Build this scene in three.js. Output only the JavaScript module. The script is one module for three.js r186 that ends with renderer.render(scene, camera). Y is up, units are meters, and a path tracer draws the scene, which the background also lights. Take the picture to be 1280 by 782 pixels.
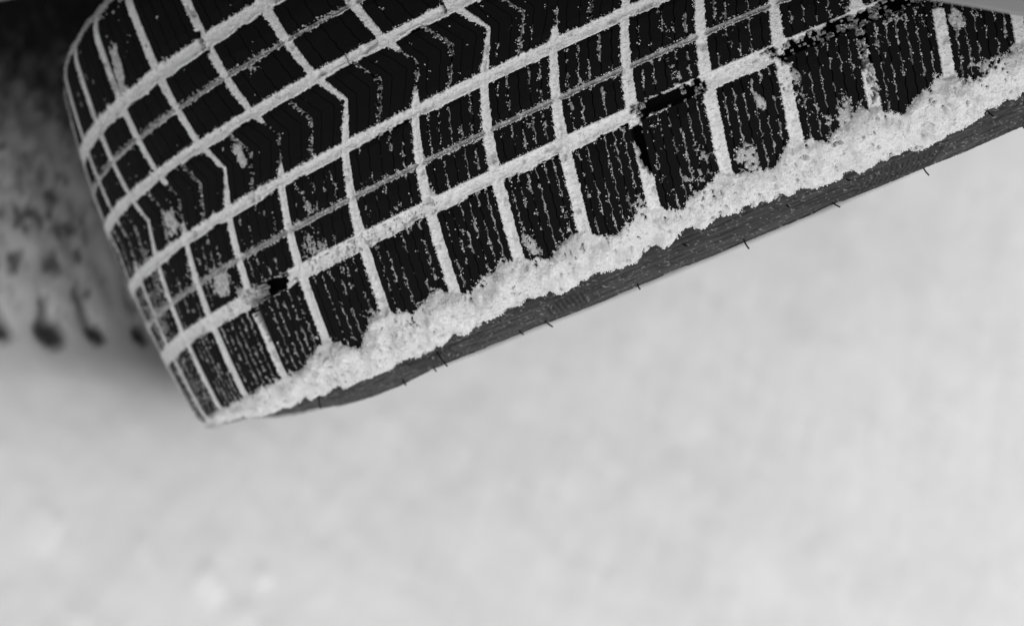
import * as THREE from 'three';
import { mergeGeometries, toCreasedNormals } from 'three/addons/utils/BufferGeometryUtils.js';

// ---------------------------------------------------------------- camera, sky, sun, exposure
const scene = new THREE.Scene();
const camera = new THREE.PerspectiveCamera(2 * Math.atan(391 / 3277.81) * 180 / Math.PI, 1280 / 782, 0.05, 400);
camera.position.set(0.138386, 1.085546, 1.048268);
{
  const right = new THREE.Vector3(0.384472, 0.666123, -0.63911), down = new THREE.Vector3(0.922449, -0.303941, 0.238133), fwd = new THREE.Vector3(-0.035627, -0.681102, -0.731322);
  camera.quaternion.setFromRotationMatrix(new THREE.Matrix4().makeBasis(right, down.negate(), fwd.negate()));
}
camera.focus = 1.0;
camera.userData.fStop = camera.getFocalLength() / 9.5;   // an aperture 9.5 mm wide
scene.add(camera);

const SKY = 1.0, SUN = 0.8, EXPOSURE = 0.87;
{
  const w = 128, h = 64, d = new Float32Array(w * h * 4);
  for (let j = 0; j < h; j++) for (let i = 0; i < w; i++) {
    const el = ((j + 0.5) / h - 0.5) * Math.PI, s = Math.sin(el);
    const v = SKY * (s > 0 ? 0.55 + 0.75 * s : 0.5) * (1 + 0.04 * Math.sin(i / w * Math.PI * 2 * 3 + j * 0.4));   // overcast: the zenith brightest
    d.set([v, v, v, 1], (j * w + i) * 4);
  }
  const sky = new THREE.DataTexture(d, w, h, THREE.RGBAFormat, THREE.FloatType);
  sky.mapping = THREE.EquirectangularReflectionMapping; sky.magFilter = sky.minFilter = THREE.LinearFilter; sky.needsUpdate = true;
  scene.background = sky; scene.environment = sky; scene.environmentIntensity = 1;
}
const sun = new THREE.DirectionalLight(0xffffff, SUN);
sun.position.set(2.2, 4.2, 1.6); sun.target.position.set(0, 0, 0);
sun.castShadow = true; sun.shadow.radius = 45; sun.shadow.mapSize.set(2048, 2048);
Object.assign(sun.shadow.camera, { left: -2.5, right: 2.5, top: 2.5, bottom: -2.5, near: 0.1, far: 12 });
scene.add(sun, sun.target);

const renderer = new THREE.WebGLRenderer({ antialias: true });
renderer.toneMapping = THREE.LinearToneMapping;
renderer.toneMappingExposure = EXPOSURE;
renderer.shadowMap.enabled = true;

// ---------------------------------------------------------------- helpers
let seed = 20240117;
const rnd = () => { seed = (seed + 0x6D2B79F5) | 0; let t = Math.imul(seed ^ (seed >>> 15), 1 | seed); t = (t + Math.imul(t ^ (t >>> 7), 61 | t)) ^ t; return ((t ^ (t >>> 14)) >>> 0) / 4294967296; };
const hash = (x, y) => { let h = Math.imul(x | 0, 374761393) + Math.imul(y | 0, 668265263) | 0; h = Math.imul(h ^ (h >>> 13), 1274126177); return ((h ^ (h >>> 16)) >>> 0) / 4294967296; };
const noise = (x, y) => {
  const i = Math.floor(x), j = Math.floor(y), a = x - i, b = y - j, u = a * a * (3 - 2 * a), v = b * b * (3 - 2 * b);
  const p = hash(i, j), q = hash(i + 1, j), r = hash(i, j + 1), s = hash(i + 1, j + 1);
  return p + (q - p) * u + (r - p) * v + (p - q - r + s) * u * v;
};
const fbm = (x, y, n = 3) => { let a = 0, w = 0.5, t = 0; for (let k = 0; k < n; k++) { a += w * noise(x + k * 17.3, y - k * 9.7); t += w; w *= 0.5; x *= 2.03; y *= 2.03; } return a / t; };   // 0..1
const clamp = (v, a, b) => v < a ? a : v > b ? b : v;
const smooth = (a, b, v) => { const q = clamp((v - a) / (b - a), 0, 1); return q * q * (3 - 2 * q); };
const lerp = (a, b, t) => a + (b - a) * t;
const interp = (xs, ys, x) => { if (x <= xs[0]) return ys[0]; for (let i = 1; i < xs.length; i++) if (x <= xs[i]) return lerp(ys[i - 1], ys[i], (x - xs[i - 1]) / (xs[i] - xs[i - 1])); return ys[ys.length - 1]; };
const shadows = o => { o.castShadow = o.receiveShadow = true; return o; };
const taken = {};
const numbered = n => { const k = taken[n] = (taken[n] ?? -1) + 1; return k ? `${n}_${String(k).padStart(3, '0')}` : n; };
function part(name, geo, material, parent, data) { const m = shadows(new THREE.Mesh(geo, material)); m.name = name; parent.add(m); if (data) Object.assign(m.userData, data); return m; }
function tag(o, label, category, extra) { o.userData = { label, category, ...extra }; return o; }
function gridGeometry(nu, nv, at, keep) {          // nu x nv points, at(i, j) -> [x, y, z]
  const pos = new Float32Array(nu * nv * 3), idx = [];
  for (let j = 0; j < nv; j++) for (let i = 0; i < nu; i++) pos.set(at(i, j), (j * nu + i) * 3);
  for (let j = 0; j < nv - 1; j++) for (let i = 0; i < nu - 1; i++) {
    if (keep && !keep(i, j)) continue;
    const a = j * nu + i, b = a + 1, c = a + nu, d = c + 1; idx.push(a, b, d, a, d, c);
  }
  const g = new THREE.BufferGeometry(); g.setAttribute('position', new THREE.BufferAttribute(pos, 3)); g.setIndex(idx); return g;
}
function dataTexture(n, f) {
  const d = new Uint8Array(n * n * 4);
  for (let j = 0; j < n; j++) for (let i = 0; i < n; i++) { const v = clamp(f(i, j), 0, 1) * 255; d.set([v, v, v, 255], (j * n + i) * 4); }
  const t = new THREE.DataTexture(d, n, n); t.wrapS = t.wrapT = THREE.RepeatWrapping; t.magFilter = THREE.LinearFilter; t.minFilter = THREE.LinearMipmapLinearFilter; t.generateMipmaps = true; t.needsUpdate = true; return t;
}

// ---------------------------------------------------------------- the tyre's geometry: profile across the tread, pattern around it
const R = 0.316, TOP = Math.PI - 1.45, HUB = new THREE.Vector3(0, 0.312, 0);
const PROFILE = (() => {      // half profile from the middle of the tread over the shoulder to the bead: [axial, radial - R], by arc length
  const X = [-.04, -.02, 0, .02, .04, .06, .08, .086, .0915, .0955, .0985, .1055, .110, .108, .1, .088], Y = [-.0015, -.000375, 0, -.000375, -.0015, -.003375, -.006, -.0072, -.0098, -.0145, -.021, -.0345, -.05, -.064, -.084, -.10];
  const t = [0]; for (let i = 1; i < X.length; i++) t.push(t[i - 1] + Math.hypot(X[i] - X[i - 1], Y[i] - Y[i - 1]));
  const slope = (v, i) => { const a = Math.max(0, i - 1), b = Math.min(v.length - 1, i + 1); return (v[b] - v[a]) / (t[b] - t[a]); };
  const pts = []; let arc = 0, px = 0, py = 0;
  for (let i = 2; i < X.length - 1; i++) for (let k = 0; k < 60; k++) {
    const h = t[i + 1] - t[i], q = k / 60, q2 = q * q, q3 = q2 * q;
    const f = v => (2 * q3 - 3 * q2 + 1) * v[i] + (q3 - 2 * q2 + q) * h * slope(v, i) + (-2 * q3 + 3 * q2) * v[i + 1] + (q3 - q2) * h * slope(v, i + 1);
    const x = f(X), y = f(Y); arc += Math.hypot(x - px, y - py); px = x; py = y; pts.push([arc, x, y]);
  }
  const N = 800, L = arc, out = new Float32Array(N * 4); let j = 0;
  for (let i = 0; i < N; i++) {
    const a = L * i / (N - 1); while (j < pts.length - 2 && pts[j + 1][0] < a) j++;
    const p = pts[j], q = pts[j + 1], f = clamp((a - p[0]) / (q[0] - p[0] || 1), 0, 1), d = Math.hypot(q[1] - p[1], q[2] - p[2]) || 1;
    out.set([lerp(p[1], q[1], f), lerp(p[2], q[2], f), -(q[2] - p[2]) / d, (q[1] - p[1]) / d], i * 4);
  }
  for (let pass = 0; pass < 3; pass++) for (let i = 1; i < N - 1; i++) for (const c of [2, 3]) out[i * 4 + c] = (out[i * 4 - 4 + c] + 2 * out[i * 4 + c] + out[i * 4 + 4 + c]) / 4;
  return { L, N, out };
})();
// the side wall leans in a little towards the ground, where the turned wheel carries the load
const LEAN_A = [-.45, -.235, -.10, -.026, .07, .17, .286, .4, .54, 1.0, 1.3, 1.75], LEAN_V = [-.013, -.0055, -.0028, -.0022, -.0026, -.002, -.0015, -.0003, 0, .001, 0, -.018];
const sinks = new Float32Array(3);
function onTyre(theta, u, h, out = sinks) {            // theta round the wheel, u across the tread (arc length, + outwards), h above the tread surface
  const m = Math.abs(u), sg = u < 0 ? -1 : 1, f = clamp(m / PROFILE.L, 0, 1) * (PROFILE.N - 1), i = Math.min(PROFILE.N - 2, f | 0), q = f - i, o = PROFILE.out, a = i * 4;
  let s = lerp(o[a], o[a + 4], q), r = lerp(o[a + 1], o[a + 5], q); const ns = lerp(o[a + 2], o[a + 6], q), nr = lerp(o[a + 3], o[a + 7], q);
  s += ns * h; r += R + nr * h;
  s *= sg;
  if (u > 0.08) s += interp(LEAN_A, LEAN_V, theta > 3.6 ? theta - 2 * Math.PI : theta) * smooth(.08, .11, u);
  const al = theta - TOP;
  out[0] = s; out[1] = HUB.y + r * Math.cos(al); out[2] = -r * Math.sin(al); return out;
}
const PITCH = { '-8': -1.0, '-7': -.87, '-6': -.74, '-5': -.61, '-4': -.49, '-3': -.372, '-2': -.2531, '-1': -.131, 0: -.0008, 1: .1223, 2: .2466, 3: .3636, 4: .468, 5: .5652, 6: .6606, 7: .7584, 8: .8521, 9: .955, 10: 1.055, 11: 1.156, 12: 1.256, 13: 1.356, 14: 1.46 };
const K0 = -8, K1 = 14;
const TH = k => { if (PITCH[k] !== undefined) return PITCH[k]; const rest = 2 * Math.PI - (PITCH[14] - PITCH[-8]), n = 40; return PITCH[14] + (k - 14) * rest / n; };
const GA = .0515, GB = .0152, GM = .0342, HWA = .00320, HWB = .00240, HWM = .0009, KINK = -.0015;
const END = .104;
const offset = u => {
  const m = Math.abs(u);
  if (m < GB) return .031 * (u > KINK ? (GB - u) / (GB - KINK) : (u + GB) / (GB + KINK));
  if (m < GA) { const q = (m - GB) / (GA - GB); return -.051 * q + .0125 * q * q; }
  return -.0385 - .65 * (Math.min(m, .095) - GA);
};
const even = k => ((k % 2) + 2) % 2 === 0;
const lateralHalf = (k, u) => {            // half width (m) of the lateral groove k at u
  const m = Math.abs(u);
  if (m < GB) {
    const e = u > KINK ? (u - KINK) / (GB - KINK) : (KINK - u) / (GB + KINK);
    return even(k) ? lerp(.0006, .0018, e) : Math.max(.00012, lerp(-.0022, .0026, e));
  }
  if (m < GA) return lerp(.0014, .0022, (m - GB) / (GA - GB));
  return .0022;
};
const grooveDepth = u => .008 * (1 - smooth(.086, .106, Math.abs(u)));
// sipes: fine zigzag cuts running across each block
const sipeCount = row => ({ A: 6, E: 4, B: 5, D: 3, C: 2 })[row];
const zig = (u, ph) => { const t = u / .0052 + ph, f = t - Math.floor(t); return (f < .5 ? f : 1 - f) * 2 - .5; };
const sipeAt = (row, k, i, u) => (i + .75) / (sipeCount(row) + .5) + .024 * zig(u, hash(k * 7 + i, 3) * 5);   // as a share of the block's length

// lower edge of the snow along the shoulder: theta -> u
const LT = [-.72, -.4, -.15, 0, .1242, .239, .3404, .4146, .4954, .5798, .6646, .7292, .7839, .8416, .9405, 1.0215, 1.0928, 1.3], LU = [.107, .108, .1095, .1125, .1130, .1110, .1080, .1100, .1075, .1075, .1050, .1075, .1095, .1125, .1135, .1095, .106, .108];

// ---------------------------------------------------------------- materials
const grain = dataTexture(256, (i, j) => fbm(i / 3, j / 3, 3));
const M = {
  rubber: new THREE.MeshPhysicalMaterial({ color: new THREE.Color().setRGB(.0060, .0060, .0060), roughness: .8, specularIntensity: .2 }),
  wall: new THREE.MeshStandardMaterial({ vertexColors: true, roughness: .78 }),
  carcass: new THREE.MeshPhysicalMaterial({ color: new THREE.Color().setRGB(.005, .005, .005), roughness: .9, specularIntensity: .22 }),
  snow: new THREE.MeshStandardMaterial({ vertexColors: true, roughness: .95 }),
  crumb: new THREE.MeshStandardMaterial({ color: new THREE.Color().setRGB(.78, .78, .78), roughness: .9 }),
  ground: new THREE.MeshStandardMaterial({ vertexColors: true, roughness: .95 }),
  paint: new THREE.MeshPhysicalMaterial({ color: new THREE.Color().setRGB(.12, .12, .12), roughness: .45, metalness: .2, clearcoat: .4, clearcoatRoughness: .35 }),
  plastic: new THREE.MeshStandardMaterial({ color: new THREE.Color().setRGB(.012, .012, .012), roughness: .85 }),
  alloy: new THREE.MeshStandardMaterial({ color: new THREE.Color().setRGB(.25, .25, .25), roughness: .4, metalness: .8 }),
};

// ---------------------------------------------------------------- the ground: one sheet of snow with a wheel track pressed into it
{
  const axis = (a, b, step) => { const v = []; for (let x = a; x <= b + 1e-6; x += step) v.push(x); let d = step; let lo = a, hi = b; while (hi < 80) { d *= 1.22; lo -= d; hi += d; v.unshift(lo); v.push(hi); } return v; };
  const X = axis(-.5, .8, .0038), Z = axis(-.9, .55, .0038);
  const O = [.029, .146], T = [-.28, .96], Nn = [-.96, -.28];
  const spots = [];
  for (let i = 0; i < 130; i++) spots.push([rnd() * .24 - .02, .022 + rnd() * .15, .0014 + rnd() * rnd() * .005, .0016 + rnd() * rnd() * .007, .5 + rnd() * .5]);
  const fixed = [[.100, .036, .006, .004], [.085, .040, .005, .006], [.062, .040, .007, .008], [.045, .045, .004, .005], [.078, .068, .003, .007], [.070, .068, .006, .004], [.055, .078, .006, .004], [.088, .066, .003, .004], [.042, .025, .003, .003], [.047, .060, .005, .004]];
  for (const [a, b, p, q] of fixed) spots.push([a, b, p, q, 1]);
  const lugs = []; for (let k = -1; k <= 14; k++) lugs.push([.0135 + .0288 * k, [.75, .9, 1.35, .8][k] ?? .8 + .5 * hash(k, 5)]);
  const clods = [[.158, .185, .013, .005], [.167, .148, .009, .004], [.186, .172, .015, .005], [.10, .265, .014, .004], [.15, .262, .016, .004], [.21, .225, .011, .003], [.13, .215, .009, .003]];
  const info = (x, z) => {
    const dx = x - O[0], dz = z - O[1], a = dx * T[0] + dz * T[1], b = dx * Nn[0] + dz * Nn[1];
    const inTrack = smooth(-.008, .010, b + .012 * (fbm(a * 80, b * 80, 3) - .5)) * smooth(-.09, -.03, a);
    const under = smooth(.10, .185, b + .05 * (fbm(x * 25, z * 25, 2) - .5)) * smooth(-.09, -.03, a);       // bare asphalt under the car, the shade beneath it darkened into the colour
    let dark = 0, low = 0;
    if (inTrack > 0 || b > -.02) {
      for (const [la, w] of lugs) {
        const da = Math.abs(a - la - .13 * b - .003 * Math.sin(b * 90 + la * 300));
        if (da > .02) continue;
        const stripe = (1 - smooth(.0015, .0045, da)) * smooth(-.006, .0, b) * (1 - smooth(.02, .034, b)) * .8 * smooth(.3, .45, fbm(a * 90 + 4, b * 70, 2));
        const blob = (1 - smooth(.5, 1.15, Math.hypot((a - la) / (.0078 * w), (b - .001) / (.0085 * w))));
        dark = Math.max(dark, stripe, blob); low = Math.max(low, blob, stripe * .6);
      }
      for (const [sa, sb, p, q, w] of spots) { if (Math.abs(a - sa) > .03 || Math.abs(b - sb) > .03) continue; dark = Math.max(dark, w * .85 * (1 - smooth(.55, 1.2, Math.hypot((a - sa) / p, (b - sb) / q) + .5 * (fbm(a * 300, b * 300, 2) - .5)))); }
    }
    const seen = smooth(-.03, 0, a); dark *= seen; low *= seen;
    return { a, b, inTrack, under, dark, low };
  };
  const col = new Float32Array(X.length * Z.length * 3);
  const g = gridGeometry(Z.length, X.length, (i, j) => {
    const x = X[j], z = Z[i], near = Math.abs(x) < 1.5 && Math.abs(z) < 1.5;
    let y = 0, c = .8;
    if (near) {
      const { a, b, inTrack, under, dark, low } = info(x, z), out = 1 - smooth(-.03, .012, b) * smooth(-.09, -.03, a);
      y = .006 * out + out * (.014 * (fbm(x * 7 + 3, z * 7, 3) - .5) + .0022 * (fbm(x * 70, z * 70, 3) - .5));
      let clod = 0;
      for (const [cx, cz, cr, chh] of clods) { const q = Math.hypot(x - cx, z - cz) / cr; if (q < 1.6) clod = Math.max(clod, 1 - smooth(.2, 1.2, q)), y += chh * .45 * (1 - smooth(.2, 1.15, q + .9 * (fbm(x * 130, z * 130, 3) - .5))); }
      y += inTrack * (.004 * (fbm(x * 110, z * 110, 3) - .5) - .004 * low - .001 * dark);
      const body = .98 - 1.5 * clamp(b, 0, .16) - 9 * Math.max(0, b - .1) + .45 * (fbm(x * 60, z * 60, 3) - .5) + 1.3 * (fbm(x * 190, z * 190, 3) - .5);  // albedo falls towards the car: dirt plus shade put into the colour
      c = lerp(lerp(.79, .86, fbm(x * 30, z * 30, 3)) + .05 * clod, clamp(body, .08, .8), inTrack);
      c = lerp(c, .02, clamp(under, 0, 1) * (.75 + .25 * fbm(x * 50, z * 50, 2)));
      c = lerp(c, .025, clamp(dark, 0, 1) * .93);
    } else { y = .022 * (1 - smooth(-.3, .3, -x)) + .01 * (fbm(x, z, 2) - .5); c = .8; }
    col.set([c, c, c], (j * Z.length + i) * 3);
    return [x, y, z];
  });
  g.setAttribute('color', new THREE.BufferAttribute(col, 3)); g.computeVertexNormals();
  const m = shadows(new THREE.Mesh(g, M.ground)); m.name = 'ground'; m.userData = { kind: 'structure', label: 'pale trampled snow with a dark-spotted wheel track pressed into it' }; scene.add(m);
}

// ---------------------------------------------------------------- the tyre
const tyre = new THREE.Group(); tyre.name = 'winter_tyre'; scene.add(tyre);
tag(tyre, 'black rubber winter tyre with a blocky snow-filled tread, its side wall edge towards the camera', 'tyre');

{ // the carcass: groove floors and inner side wall
  const us = []; for (let u = -PROFILE.L; u < PROFILE.L * .999; u += .004) us.push(u); us.push(PROFILE.L);
  const uo = us.filter(u => u < .113), n = 420;
  const g = gridGeometry(uo.length, n + 1, (i, j) => { const u = uo[i]; onTyre(j / n * Math.PI * 2 - Math.PI, u, -grooveDepth(u) - .0006); return [sinks[0], sinks[1], sinks[2]]; });
  g.computeVertexNormals(); part('carcass', g, M.carcass, tyre);
}
{ // the outer side wall, with its raised rings, hatched patches and worn edges
  const fine = [-.45, 1.3], ths = []; for (let t = fine[0]; t < fine[1]; t += .0016) ths.push(t); for (let t = fine[1]; t < fine[0] + Math.PI * 2 - .01; t += .02) ths.push(t); ths.push(fine[0] + Math.PI * 2);
  const us = []; for (let u = .1025; u < .145; u += .0005) us.push(u); for (let u = .145; u < PROFILE.L; u += .003) us.push(u); us.push(PROFILE.L);
  const col = new Float32Array(ths.length * us.length * 3);
  const patches = [[.858, .985, .1215, .137], [.37, .444, .118, .131], [.10, .19, .120, .134], [1.12, 1.24, .1215, .137]];
  const g = gridGeometry(us.length, ths.length, (i, j) => {
    const u = us[i], t = ths[j], x = t * R * 1000, y = u * 1000;
    let h = -.0002 - .0012 * (1 - smooth(.1035, .1055, u)), c = .029;
    const ring = (p, w, a) => a * (1 - smooth(w * .6, w, Math.abs(u - p)));
    c *= 1 + .5 * ring(.1175, .0012, 1) - .5 * ring(.1195, .0007, 1) + .35 * ring(.140, .0012, 1) - .4 * ring(.1115, .0006, 1); h += ring(.1088 + .0004 * Math.sin(t * 3), .0007, .0007) + ring(.1165, .0006, .0005) + ring(.1405, .001, .0009) + ring(.113, .0004, .0003);  // lighter and darker lines paint in the shading of the raised rings
    for (const [a, b, p, q] of patches) {
      const tilt = (u - p) * 1.2; const inside = smooth(a, a + .003, t + tilt) * (1 - smooth(b - .003, b, t + tilt)) * smooth(p, p + .0008, u) * (1 - smooth(q - .0008, q, u));
      if (inside > 0) c *= lerp(1, .35 + 1.2 * (Math.sin((t + tilt) * R * 1000 * 2 * Math.PI / 2.6) * .5 + .5), inside), h += inside * (.0001 + .0012 * (Math.sin((t + tilt) * R * 1000 * 2 * Math.PI / 2.6) * .5 + .5));  // ridge shading painted into the colour, pale crests and dark recesses
      const edge = Math.max(0, 1 - Math.abs(t + tilt - a) / .003) * (u > p - .001 && u < q + .001 ? 1 : 0); h += .0006 * edge;
    }
    const wav = fbm(x / 22, y / 3.2, 3), scratch = smooth(.60, .66, fbm(x / 16 + 40, y / 1.1, 3));
    h += .0009 * (wav - .5) + .00018 * (fbm(x * 1.2, y * 1.2, 2) - .5) - .0005 * smooth(.485, .5, wav) * (1 - smooth(.5, .515, wav)) - .0004 * scratch;
    c *= .75 + .5 * fbm(x / 5, y / 2, 3); c *= 1 + .5 * (fbm(x * 1.6, y * 1.6, 2) - .5); c *= 1 - .65 * scratch; c *= 1 - .6 * smooth(.478, .492, wav) * (1 - smooth(.5, .512, wav));
    c = lerp(.012, c, smooth(.0008, .0032, u - Math.max(.1065, interp(LT, LU, t)) + .004 * (fbm(x / 7, 7, 3) - .5)));            // undercut shade painted in along the lower snow edge, the paler wall below it
    if (fbm(x * 1.1, y * 1.1 + 90, 2) > .78) c = .22;                                  // salt grains
    col.set([c, c, c], (j * us.length + i) * 3);
    onTyre(t, u, h); return [sinks[0], sinks[1], sinks[2]];
  });
  g.setAttribute('color', new THREE.BufferAttribute(col, 3)); g.computeVertexNormals();
  part('side_wall', g, M.wall, tyre);
}

// tread blocks: every block is a part of its own
function blockGeometry(tl, tr, u0, u1, gap0, gap1, row, k, fineStep) {
  const ch = .00045, cols = [], sd = row === 'C' ? .00035 : row === 'D' ? .0005 : .0009, sw = .00013, L = .5 * (R * (tr((u0 + u1) / 2) - tl((u0 + u1) / 2)));
  const cw = ch / L, ws = sw / L;
  cols.push([0, u => 9], [0, u => ch * .8], [cw, u => 0]);
  for (let i = 0; i < sipeCount(row); i++) for (const [o, d] of [[-ws, 0], [-ws * .9, sd], [ws * .9, sd], [ws, 0]]) cols.push([null, () => d, i, o]);
  cols.push([1 - cw, u => 0], [1, u => ch * .8], [1, u => 9]);
  const rows = [[u0, 9], [u0, ch * .8], [u0 + ch, 0]]; const n = Math.max(2, Math.round((u1 - u0) / fineStep));
  for (let j = 1; j < n; j++) rows.push([lerp(u0, u1, j / n), 0]); rows.push([u1 - ch, 0], [u1, ch * .8], [u1, 9]);
  const g = gridGeometry(cols.length, rows.length, (i, j) => {
    const [u, dr] = rows[j], c = cols[i], gd = grooveDepth(u) + .0012;
    let a = c[0] === null ? clamp(sipeAt(row, k, c[2], u) + c[3], cw * 1.5, 1 - cw * 1.5) : c[0];
    const margin = Math.min(u - u0, u1 - u); let d = Math.max(dr, c[1](u)); if (c[0] === null && margin < .0012) d = dr;
    const t = lerp(tl(u), tr(u), a), wear = .00012 * (noise(t * R * 260, u * 260) - .5);
    onTyre(t, u, d > 1 ? -gd : -Math.min(d, gd) + wear); return [sinks[0], sinks[1], sinks[2]];
  });
  const out = toCreasedNormals(g, .7); return out;
}
const side = (k, sgn) => u => TH(k) + offset(u) + sgn * lateralHalf(k, u) * 1.12 / R;
const ROWS = [['A', GA + HWA, END, 1], ['B', GB + HWB, GM - HWM, 1], ['B', GM + HWM, GA - HWA, 1], ['C', -GB + HWB, GB - HWB, 2], ['D', -GM + HWM, -GB - HWB, 1], ['D', -GA + HWA, -GM - HWM, 1], ['E', -END, -GA - HWA, 1]];
const restBlocks = [];
for (let k = K0; k < K0 + 62; k++) {
  const detailed = k >= -7 && k < 13;
  ROWS.forEach(([row, u0, u1]) => {
    const pieces = row === 'C' ? [[side(k, 1), u => TH(k) + offset(u) + .5 * (TH(k + 1) - TH(k)) - .00045 / R], [u => TH(k) + offset(u) + .5 * (TH(k + 1) - TH(k)) + .00045 / R, side(k + 1, -1)]] : [[side(k, 1), side(k + 1, -1)]];
    pieces.forEach(([tl, tr], n) => {
      if (detailed) part('tread_block', blockGeometry(tl, tr, u0, u1, 0, 0, row, k * 2 + n, .0012), M.rubber, tyre);
      else restBlocks.push(blockGeometry(tl, tr, u0, u1, 0, 0, row, k * 2 + n, .008));
    });
  });
}
part('tread_blocks_out_of_view', mergeGeometries(restBlocks), M.rubber, tyre, { kind: 'stuff' }).name = 'tread';
tyre.children.filter(o => o.name.startsWith('tread_block')).forEach((o, i) => { o.name = i ? `tread_block_${String(i).padStart(3, '0')}` : 'tread_block'; });

// vent spikes: the thin rubber hairs left by the mould, standing out from the side wall
const up = new THREE.Vector3(0, 1, 0);
[[.955, .136, .0040], [.812, .1355, .0026], [.8367, .117, .0012], [1.045, .110, .003], [.672, .135, .0042], [.497, .136, .0024], [.3316, .136, .003], [.282, .136, .0018], [.168, .119, .0065], [.10, .134, .0025], [.03, .132, .003], [-.10, .112, .006], [1.12, .135, .003], [.75, .118, .001], [.60, .1155, .001]].forEach(([t, u, len], i) => {
  const a = onTyre(t, u, -.0003, new Float32Array(3)).slice(), b = onTyre(t + (hash(i, 2) - .5) * .01 + .004, u + len * (.1 + .5 * hash(i, 4)), len, new Float32Array(3)).slice();
  const p = new THREE.Vector3(...a), q = new THREE.Vector3(...b), mid = p.clone().lerp(q, .5).add(new THREE.Vector3(0, -.0004, .0003));
  const g = new THREE.TubeGeometry(new THREE.QuadraticBezierCurve3(p, mid, q), 6, .00033, 6);
  part(i ? `vent_spike_${String(i).padStart(3, '0')}` : 'vent_spike', g, M.carcass, tyre);
});
{ // the wheel inside the tyre
  const pts = [[.19, -.09], [.205, -.095], [.215, -.09], [.2, -.07], [.185, -.05], [.18, .02], [.19, .06], [.2, .075], [.215, .088], [.205, .094], [.195, .085], [.185, .07], [.165, .045], [.172, .02], [.175, -.05]].map(([r, y]) => new THREE.Vector2(r, y));
  const g = new THREE.LatheGeometry(pts, 72); g.rotateZ(-Math.PI / 2); g.translate(HUB.x, HUB.y, HUB.z);
  const wheel = part('wheel_rim', g, M.alloy, tyre);
  for (let i = 0; i < 5; i++) {
    const s = new THREE.Shape(); s.moveTo(-.03, .03); s.lineTo(-.018, .175); s.lineTo(.018, .175); s.lineTo(.03, .03); s.closePath();
    const e = new THREE.ExtrudeGeometry(s, { depth: .02, bevelSize: .003, bevelThickness: .003, bevelSegments: 2 }); e.rotateY(Math.PI / 2); e.rotateX(i * Math.PI * 2 / 5); e.translate(.045, HUB.y, 0);
    part(i ? `spoke_${String(i).padStart(3, '0')}` : 'spoke', e, M.alloy, wheel);
  }
  const hub = new THREE.LatheGeometry([[0, .07], [.025, .069], [.05, .062], [.055, .045], [0, .04]].map(([r, y]) => new THREE.Vector2(r, y)), 40); hub.rotateZ(-Math.PI / 2); hub.translate(0, HUB.y, 0); part('hub_cap', hub, M.alloy, wheel);
}

// ---------------------------------------------------------------- the snow packed into the tread and banked along the shoulder
const STEP = .00045;
const T0 = -.72, T1 = 1.30, U0 = -.112, U1 = .122;
// places round the tyre where grooves have shed their snow: [theta, u, half length along theta (m), half length along u (m)]
const SHED = [[.20, .0515, .034, .0036, .38], [.315, .0515, .012, .003, .34], [-.11, .0515, .012, .004, .34], [.60, -.0152, .02, .003, .3], [.668, .0515, .0145, .0032, 1], [.6185, .0655, .0035, .0105, 1], [.005, .0513, .0175, .0036, 1], [-.036, .0615, .0048, .0095, 1], [.90, .0535, .030, .0048, .8], [.985, .054, .026, .0055, .7], [.80, .060, .003, .008, .35], [.9085, .069, .004, .014, .55], [1.09, .0545, .03, .005, .5], [.074, -.0530, .0016, .0045, 1], [.078, -.0475, .003, .0011, .9], [-.205, -.0575, .0012, .002, 1], [.455, -.017, .0006, .003, .9], [.302, -.0152, .0005, .003, .7], [.19, -.0345, .002, .003, .3]];
// powder lying on the blocks: [theta, u, size theta (m), size u (m), strength]
const POWDER = [[-.144, -.0655, .0045, .0135, 1.3], [.071, -.0031, .003, .006, 1.1], [-.149, .0043, .0085, .0055, 1.2], [-.09, .0379, .010, .007, 1.0], [-.043, .0497, .009, .004, 1], [-.16, .03, .006, .007, .6], [.335, .0463, .0028, .0045, 1.2], [.434, .0806, .0035, .005, 1], [.580, .0851, .0035, .006, .75], [.660, .0831, .004, .006, .8], [.730, .086, .006, .009, .9], [.7694, .0669, .0016, .004, 1.1], [.859, .0844, .0075, .007, .95], [.9054, .0745, .003, .009, .8], [1.0286, .0669, .0032, .005, 1.1], [1.047, .0878, .008, .006, .8], [.94, .0535, .03, .005, .5], [.82, .062, .003, .008, .75], [.25, .0515, .025, .006, .35], [-.3, .02, .02, .02, .45], [-.4, .04, .02, .03, .5], [.13, .0445, .008, .006, .7], [-.16, -.033, .006, .006, .5], [.155, -.0335, .004, .004, .8], [.24, .093, .02, .004, .6], [.06, .082, .006, .006, .8], [.17, .082, .006, .006, .7]];
for (let i = 0; i < 34; i++) { const a = rnd(), b = rnd(); POWDER.push([.1 + a * 1.05, .018 + b * .068, .0010 + rnd() * .0022, .004 + rnd() * .008, .35 + rnd() * .4]); }
const BT = [-.7, -.45, -.2413, -.1332, -.0131, .06, .1127, .17, .2287, .2805, .3231, .385, .4501, .49, .5303, .58, .6293, .69, .7445, .787, .827, .876, .9256, .98, 1.0339, 1.09, 1.3];
const BU = [.086, .087, .0885, .0875, .0880, .0800, .0905, .0800, .0865, .0815, .0895, .0820, .0895, .083, .0915, .085, .0918, .0845, .0918, .0845, .089, .0835, .0908, .083, .0897, .083, .088];
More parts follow.
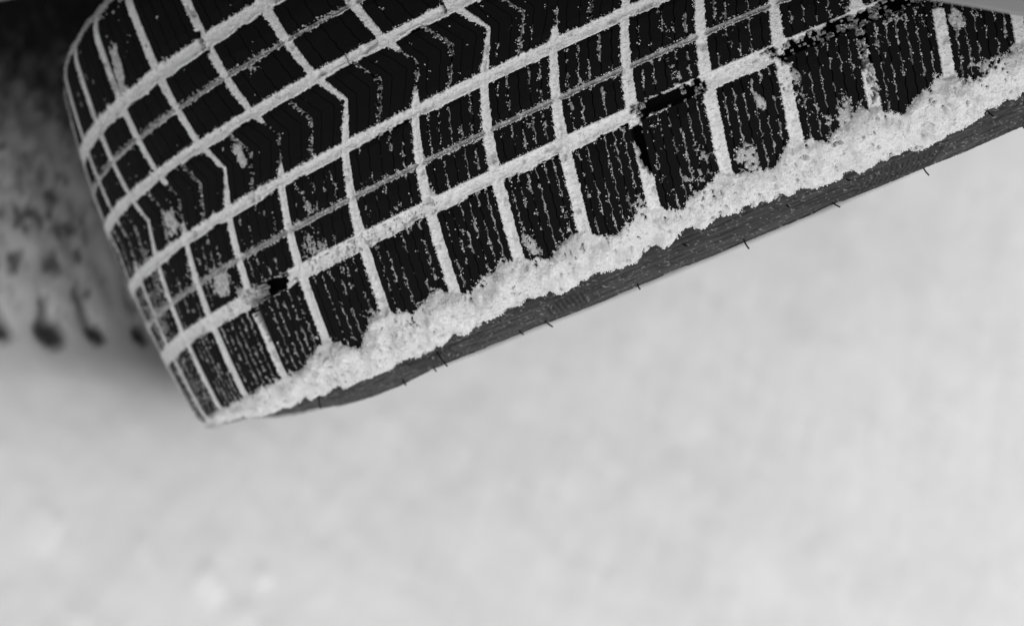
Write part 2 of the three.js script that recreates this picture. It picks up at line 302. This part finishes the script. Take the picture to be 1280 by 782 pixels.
{
  const nu = Math.floor((U1 - U0) / STEP) + 1, nt = Math.floor((T1 - T0) * R / STEP) + 1;
  const H = new Float32Array(nu * nt), on = new Uint8Array(nu * nt), C = new Float32Array(nu * nt), bank = new Uint8Array(nu * nt), fine = new Uint8Array(nu * nt);
  const ABSENT = -.0014;
  for (let j = 0; j < nt; j++) {
    const t = T0 + j * STEP / R, x = t * R * 1000;
    const bu = interp(BT, BU, t), lu = interp(LT, LU, t);
    let kg = 0;
    for (let i = 0; i < nu; i++) {
      const u = U0 + i * STEP, m = Math.abs(u), y = u * 1000, id = j * nu + i;
      // distance into the nearest groove (mm, + inside)
      let e = -99, thin = false, row = m < GB ? 'C' : m < GA ? (u > 0 ? 'B' : 'D') : (u > 0 ? 'A' : 'E');
      e = Math.max(HWA - Math.abs(m - GA), HWB - Math.abs(m - GB)) * 1000;
      const outer = (u > 0 ? m > GA || (m > GB && m < GM) : m < GB || (m > GM && m < GA)), slip = outer ? 1.5 * smooth(.5, .72, fbm(x / 16 + 50 * (m > GM) + (u > 0 ? 9 : 0), 3.3, 2)) : 0;
      const raw = e; if (e < 1.6) e -= slip;
      const em = (HWM - Math.abs(m - GM)) * 1000; if (em > e) { e = em; thin = em > -1.0; }
      const of = offset(u), tt = t - of; kg = K0; while (TH(kg + 1) <= tt) kg++;
      const tA = TH(kg), tB = TH(kg + 1), slope = m < GB ? .80 : m < GA ? .93 : .97;
      for (const kk of [kg, kg + 1]) { const el = (lateralHalf(kk, u) * 1.12 - Math.abs(tt - TH(kk)) * R) * 1000 * slope; if (el > e) { e = el; thin = lateralHalf(kk, u) < .0006; } }
      if (row === 'C') { const ez = (.00045 - Math.abs(tt - (tA + tB) / 2) * R) * 1000 * slope; if (ez > e) { e = ez; thin = true; } }
      // how well the groove still holds its snow
      let fill = 1, clean = false; const pit = smooth(.36, .24, fbm(x / 5.5 + 200, y / 5.5, 3));
      for (const [st, su, ra, rb, w] of SHED) { const da = (t - st) * R / ra, db = (u - su) / rb; if (Math.abs(da) > 1.6 || Math.abs(db) > 1.6) continue; const q = (Math.max(Math.abs(da), Math.abs(db)) * .75 + Math.hypot(da, db) * .2) + .75 * (fbm(x / 2.6, y / 2.6, 3) - .5); fill = Math.min(fill, 1 - w * (1 - smooth(.85, 1.0, q))); if (w === 1 && q < .85) clean = true; }
      let powder = 0;
      for (const [st, su, ra, rb, w] of POWDER) { const da = (t - st) * R / ra, db = (u - su) / rb; if (Math.abs(da) > 1.8 || Math.abs(db) > 1.8) continue; powder = Math.max(powder, w * (1 - smooth(.35, 1.5, Math.hypot(da, db) + 1.5 * (fbm(x / 3.1 + 9, y / 3.1, 3) - .5)))); }
      const n1 = fbm(x / 1.1, y / 1.1, 3), n2 = fbm(x / 3.7 + 31, y / 3.7, 3), n3 = noise(x * 1.9, y * 1.9);
      let h = ABSENT, present = false, c = .80, soft = false;
      const fray = .12 + 1.5 * Math.max(0, n1 - .5) + (2.0 + 3 * smooth(.1, -.2, t)) * Math.max(0, n2 - .58);
      if (thin) {
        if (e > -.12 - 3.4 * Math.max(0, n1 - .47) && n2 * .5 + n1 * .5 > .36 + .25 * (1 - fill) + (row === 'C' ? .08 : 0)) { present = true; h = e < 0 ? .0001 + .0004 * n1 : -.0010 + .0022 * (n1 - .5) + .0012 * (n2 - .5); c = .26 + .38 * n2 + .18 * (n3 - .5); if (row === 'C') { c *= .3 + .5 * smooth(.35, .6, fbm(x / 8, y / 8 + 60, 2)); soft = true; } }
      } else if (e > -fray && e > -3) {
        if (fill > .5 + .45 * (n1 - .5) * 1.6) {
          present = true;
          const core = clamp(e / 2.2, 0, 1);
          h = e < 0 ? .0001 + .00035 * (n3 + n1) * .7 : lerp(.00025, .00035, core) - .0013 * (1 - n2) * core - .0016 * pit * core + .00045 * (n1 - .5);
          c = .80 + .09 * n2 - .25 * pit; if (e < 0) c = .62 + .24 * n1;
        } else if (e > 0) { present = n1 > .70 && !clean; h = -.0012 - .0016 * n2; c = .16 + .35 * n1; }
      }
      // sipes that caught snow
      if (!present && e < -.5) {
        const a = (tt - tA) / (tB - tA), half = row === 'C' ? (a < .5 ? 0 : 1) : -1, a2 = half < 0 ? a : a * 2 - half, kk = half < 0 ? kg * 2 : kg * 2 + half;
        const lo = .085, q = (a2 - lo) / (1 - 2 * lo), len = (tB - tA) * R * 1000 * (half < 0 ? 1 : .5) * (1 - 2 * lo);
        const drift = fbm(x / 7 + 5, y / 9, 2), much = row === 'A' ? .56 : row === 'B' ? .42 + .08 * smooth(.15, .55, t) : row === 'C' ? .16 + .32 * smooth(.35, .7, t) : .20 + .1 * smooth(.2, .5, t);
        for (let s = 0; s < sipeCount(row); s++) {
          const d = Math.abs(q - sipeAt(row, kk, s, u)) * len, w = .24 + 1.9 * Math.max(0, fbm(x / 1.9 + s * 9, y / 3.2, 2) - .5);
          const keep = fbm(kg * 3.7 + s * 5.1 + y / 6.5, s * 2.3 + row.charCodeAt(0) + hash(kg, s) * 20, 3);
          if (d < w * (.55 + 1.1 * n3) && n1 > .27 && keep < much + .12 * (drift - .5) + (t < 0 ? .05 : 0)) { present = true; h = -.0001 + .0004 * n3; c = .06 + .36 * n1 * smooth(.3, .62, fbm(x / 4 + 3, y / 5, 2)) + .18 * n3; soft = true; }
        }
      }
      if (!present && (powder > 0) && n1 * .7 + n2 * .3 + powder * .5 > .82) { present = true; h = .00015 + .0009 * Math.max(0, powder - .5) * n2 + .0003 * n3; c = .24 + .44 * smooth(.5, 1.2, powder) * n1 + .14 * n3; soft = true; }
      if (!present && n3 > .94 && n2 > .6 - .05 * smooth(.3, .6, t)) { present = true; h = .0001; c = .4; soft = true; }          // stray grains
      // the bank on the shoulder
      const far = 1 - smooth(-.55, -.3, t) , rag = 3.2 * (fbm(x / 4.5 + 70, y / 4.5, 4) - .5) * .001, top = u - bu - .004 * far + rag * 1.5, low = lu - u + rag * 1.3 + .0022 * (fbm(x / 9, 44, 3) - .5) + .0030 * (fbm(x / 1.9 + 8, y / 1.9, 3) - .5);
      if (top > -.0015 && low > 0 && u > .07) {
        const thinEdge = smooth(-.0015, .004, top);
        if (top > 0 || n1 > .45 + .3 * -top / .0015) {
          const lump = fbm(x / 8.5 + 13, y / 8, 3), grainy = fbm(x / 1.6, y / 1.6, 3);
          let b = Math.sqrt(clamp(Math.min(top * .8, low) / .006, 0, 1)) * (.0009 + .0048 * smooth(.30, .74, lump)) + .0008 * (grainy - .5);
          b *= lerp(.6, 1, smooth(-.4, .1, t)); b = Math.max(b, .0002);
          const holes = grainy < .29 && lump < .5 || low < .0035 && grainy < .45 || grainy < .2 + .5 * far;
          if (!holes) { h = Math.max(present ? h : -1, b); present = true; c = .76 + .12 * grainy; bank[id] = 1; c = .69 + .12 * grainy - .25 * far; }
        }
      } else if (low <= 0 || u > .104) present = false;
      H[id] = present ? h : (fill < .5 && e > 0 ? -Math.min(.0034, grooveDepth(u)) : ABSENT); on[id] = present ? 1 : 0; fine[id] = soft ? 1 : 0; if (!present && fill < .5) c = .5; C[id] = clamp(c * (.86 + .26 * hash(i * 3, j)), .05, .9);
      if (u < -.104) on[id] = 0;
    }
  }
  // E shoulder: a thin crust of snow along the inner edge too
  for (let j = 0; j < nt; j++) { const t = T0 + j * STEP / R, x = t * R * 1000; for (let i = 0; i < nu; i++) { const u = U0 + i * STEP, y = u * 1000, id = j * nu + i; if (u > -.078) break; const q = -u - .0955 + .012 * (fbm(x / 9, 5, 2) - .5); const n1 = fbm(x / 1.3, y / 1.3, 3); if (q + .016 * (n1 - .5) > 0 && n1 + .5 * fbm(x / 5, y / 5 + 9, 2) > .62 && u > -.1115) { on[id] = 1; H[id] = .0004 + .0022 * smooth(0, .008, q) * fbm(x / 4, y / 4, 2) + .0005 * n1; C[id] = .35 + .35 * n1; } } }
  const pos = new Float32Array(nu * nt * 3), col = new Float32Array(nu * nt * 3), idxG = [], idxB = [];
  for (let j = 0; j < nt; j++) for (let i = 0; i < nu; i++) {
    const id = j * nu + i, t = T0 + j * STEP / R, u = U0 + i * STEP;
    const jt = (hash(i, j) - .5) * STEP * .6, ju = (hash(i + 5000, j) - .5) * STEP * .6;
    const wob = bank[id] ? .0006 : 0, wx = wob * (fbm(t * R * 450, u * 450 + 70, 2) - .5), wu = wob * (fbm(t * R * 450 + 33, u * 450, 2) - .5);
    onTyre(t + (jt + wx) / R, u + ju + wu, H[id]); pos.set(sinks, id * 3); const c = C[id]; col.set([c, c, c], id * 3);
  }
  const edge = [];
  for (let j = 0; j < nt - 1; j++) for (let i = 0; i < nu - 1; i++) {
    const a = j * nu + i, b = a + 1, c = a + nu, d = c + 1, n = on[a] + on[b] + on[c] + on[d];
    if (!n) continue;
    const list = bank[a] + bank[b] + bank[c] + bank[d] > 1 ? idxB : idxG;
    if (hash(i, j + 99) < .5) list.push(a, c, d, a, d, b); else list.push(a, c, b, b, c, d);
    if (n < 4 && Math.min(H[a], H[b], H[c], H[d]) > -.0018) edge.push(a);
  }
  const base = new THREE.BufferGeometry(); base.setAttribute('position', new THREE.BufferAttribute(pos, 3)); base.setAttribute('color', new THREE.BufferAttribute(col, 3));
  base.setIndex(idxG.concat(idxB)); base.computeVertexNormals();
  const cut = idx => { // compact copy of the vertices one index list uses
    const map = new Map(), P = [], Nn = [], Cc = [], I = []; const nrm = base.attributes.normal.array;
    for (const v of idx) { let k = map.get(v); if (k === undefined) { k = map.size; map.set(v, k); for (let q = 0; q < 3; q++) { P.push(pos[v * 3 + q]); Nn.push(nrm[v * 3 + q]); Cc.push(col[v * 3 + q]); } } I.push(k); }
    const g = new THREE.BufferGeometry(); g.setAttribute('position', new THREE.Float32BufferAttribute(P, 3)); g.setAttribute('normal', new THREE.Float32BufferAttribute(Nn, 3)); g.setAttribute('color', new THREE.Float32BufferAttribute(Cc, 3)); g.setIndex(I); return g;
  };
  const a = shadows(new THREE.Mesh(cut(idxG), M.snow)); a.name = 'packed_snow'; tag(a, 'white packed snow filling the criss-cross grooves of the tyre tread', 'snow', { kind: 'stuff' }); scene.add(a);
  const b = shadows(new THREE.Mesh(cut(idxB), M.snow)); b.name = 'snow_bank'; tag(b, 'lumpy bank of loose snow clinging along the outer shoulder of the tyre', 'snow', { kind: 'stuff' }); scene.add(b);
  // loose crystals along every ragged edge and over the bank
  const spots = [];
  for (const id of edge) if (rnd() < (fine[id] || fine[id + 1] || fine[id + nu] ? .03 : .20)) spots.push([id, .00012 + .00026 * rnd() * rnd()]);
  for (let id = 0; id < nu * nt; id++) if (bank[id]) { if (rnd() < .7) spots.push([id, .00013 + .00030 * rnd() * rnd() * rnd()]); if (H[id] > .001 && rnd() < .12) spots.push([id, .0001 + .0003 * rnd(), .0006 * rnd()]); } else if (on[id] && H[id] > -.001 && rnd() < .16) spots.push([id, .00012 + .0002 * rnd()]);
  const ico = new THREE.IcosahedronGeometry(1, 0), inst = shadows(new THREE.InstancedMesh(ico, M.crumb, spots.length)), q = new THREE.Quaternion(), e = new THREE.Euler(), mt = new THREE.Matrix4(), v = new THREE.Vector3(), sc = new THREE.Vector3();
  spots.forEach(([id, s, lift = 0], n) => {
    const i = id % nu, j = (id - i) / nu; onTyre(T0 + (j + rnd() - .5) * STEP / R, U0 + (i + rnd() - .5) * STEP, Math.max(H[id], .0001) + s * .2 + lift);
    v.set(...sinks); q.setFromEuler(e.set(rnd() * 6, rnd() * 6, rnd() * 6)); sc.set(s * (.7 + .6 * rnd()), s * (.7 + .6 * rnd()), s * (.7 + .6 * rnd())); inst.setMatrixAt(n, mt.compose(v, q, sc));
  });
  inst.name = 'snow_crystals'; tag(inst, 'loose snow crystals scattered along the edges of the packed snow', 'snow', { kind: 'stuff' }); scene.add(inst);
  console.log('snow quads', (idxG.length + idxB.length) / 6, 'crystals', spots.length, 'blocks', tyre.children.length);
}

// ---------------------------------------------------------------- the car's wheel arch over the tyre
{
  const car = new THREE.Group(); car.name = 'car_fender'; scene.add(car);
  tag(car, 'smooth grey car fender with its wheel arch edge just above the tyre, out of focus', 'fender');
  const dir = new THREE.Vector3(-.36, 0, 1).normalize(), outw = new THREE.Vector3(1, 0, .36).normalize(), O = new THREE.Vector3(.17, 0, 0);
  const place = (a, y, d) => O.clone().addScaledVector(outw, a < .1 ? -.48 * (.1 - a) : 0).addScaledVector(dir, a).addScaledVector(outw, d).setY(y);      // along the car, up, outwards; rear taper shaped to shade the ground
  // outline of the arch in the fender's own plane
const arch = [[-.50, .20], [-.49, .34], [-.45, .46], [-.38, .55], [-.28, .605], [-.16, .628], [0, .634], [.12, .629], [.22, .6195], [.27, .614], [.305, .610], [.36, .601], [.46, .578], [.56, .52], [.625, .43], [.655, .32], [.66, .20]];
  const curve = new THREE.CatmullRomCurve3(arch.map(([a, y]) => new THREE.Vector3(a, y, 0))); const P = curve.getPoints(120);
  const section = [[.0, -.03], [.0, -.006], [.003, -.001], [.008, 0], [.014, -.001], [.05, -.004], [.12, .002], [.22, .004], [.32, -.01], [.4, -.05], [.43, -.11], [.45, -.3], [.47, -.8], [.48, -1.6]];   // [outwards from the arch edge, depth]
  const c = new THREE.Vector3(.03, .25, 0);
  const g = gridGeometry(P.length, section.length, (i, j) => {
    const p = P[i], [w, d] = section[j], n = p.clone().sub(c); n.y = Math.max(n.y, .05); n.normalize(); if (i < 30 || i > 90) n.lerp(new THREE.Vector3(Math.sign(n.x) , .4, 0).normalize(), .4).normalize();
    const q = place(p.x + n.x * w, p.y + n.y * w, d); return [q.x, q.y, q.z];
  });
  g.computeVertexNormals(); part('arch_panel', g, M.paint, car);
  const liner = gridGeometry(P.length, 8, (i, j) => { const p = P[i], k = j / 7, q = place(p.x + (p.x - .05) * .10, p.y + .05 * smooth(.3, .6, p.y), -.02 - k * .42); return [q.x, q.y, q.z]; });
  liner.computeVertexNormals(); part('arch_liner', liner, M.plastic, car);
  const floor = new THREE.BoxGeometry(1.7, .02, 1.5), f = part('underbody', floor, M.plastic, car); f.position.set(-1.15, .30, .1);
}

renderer.render(scene, camera);
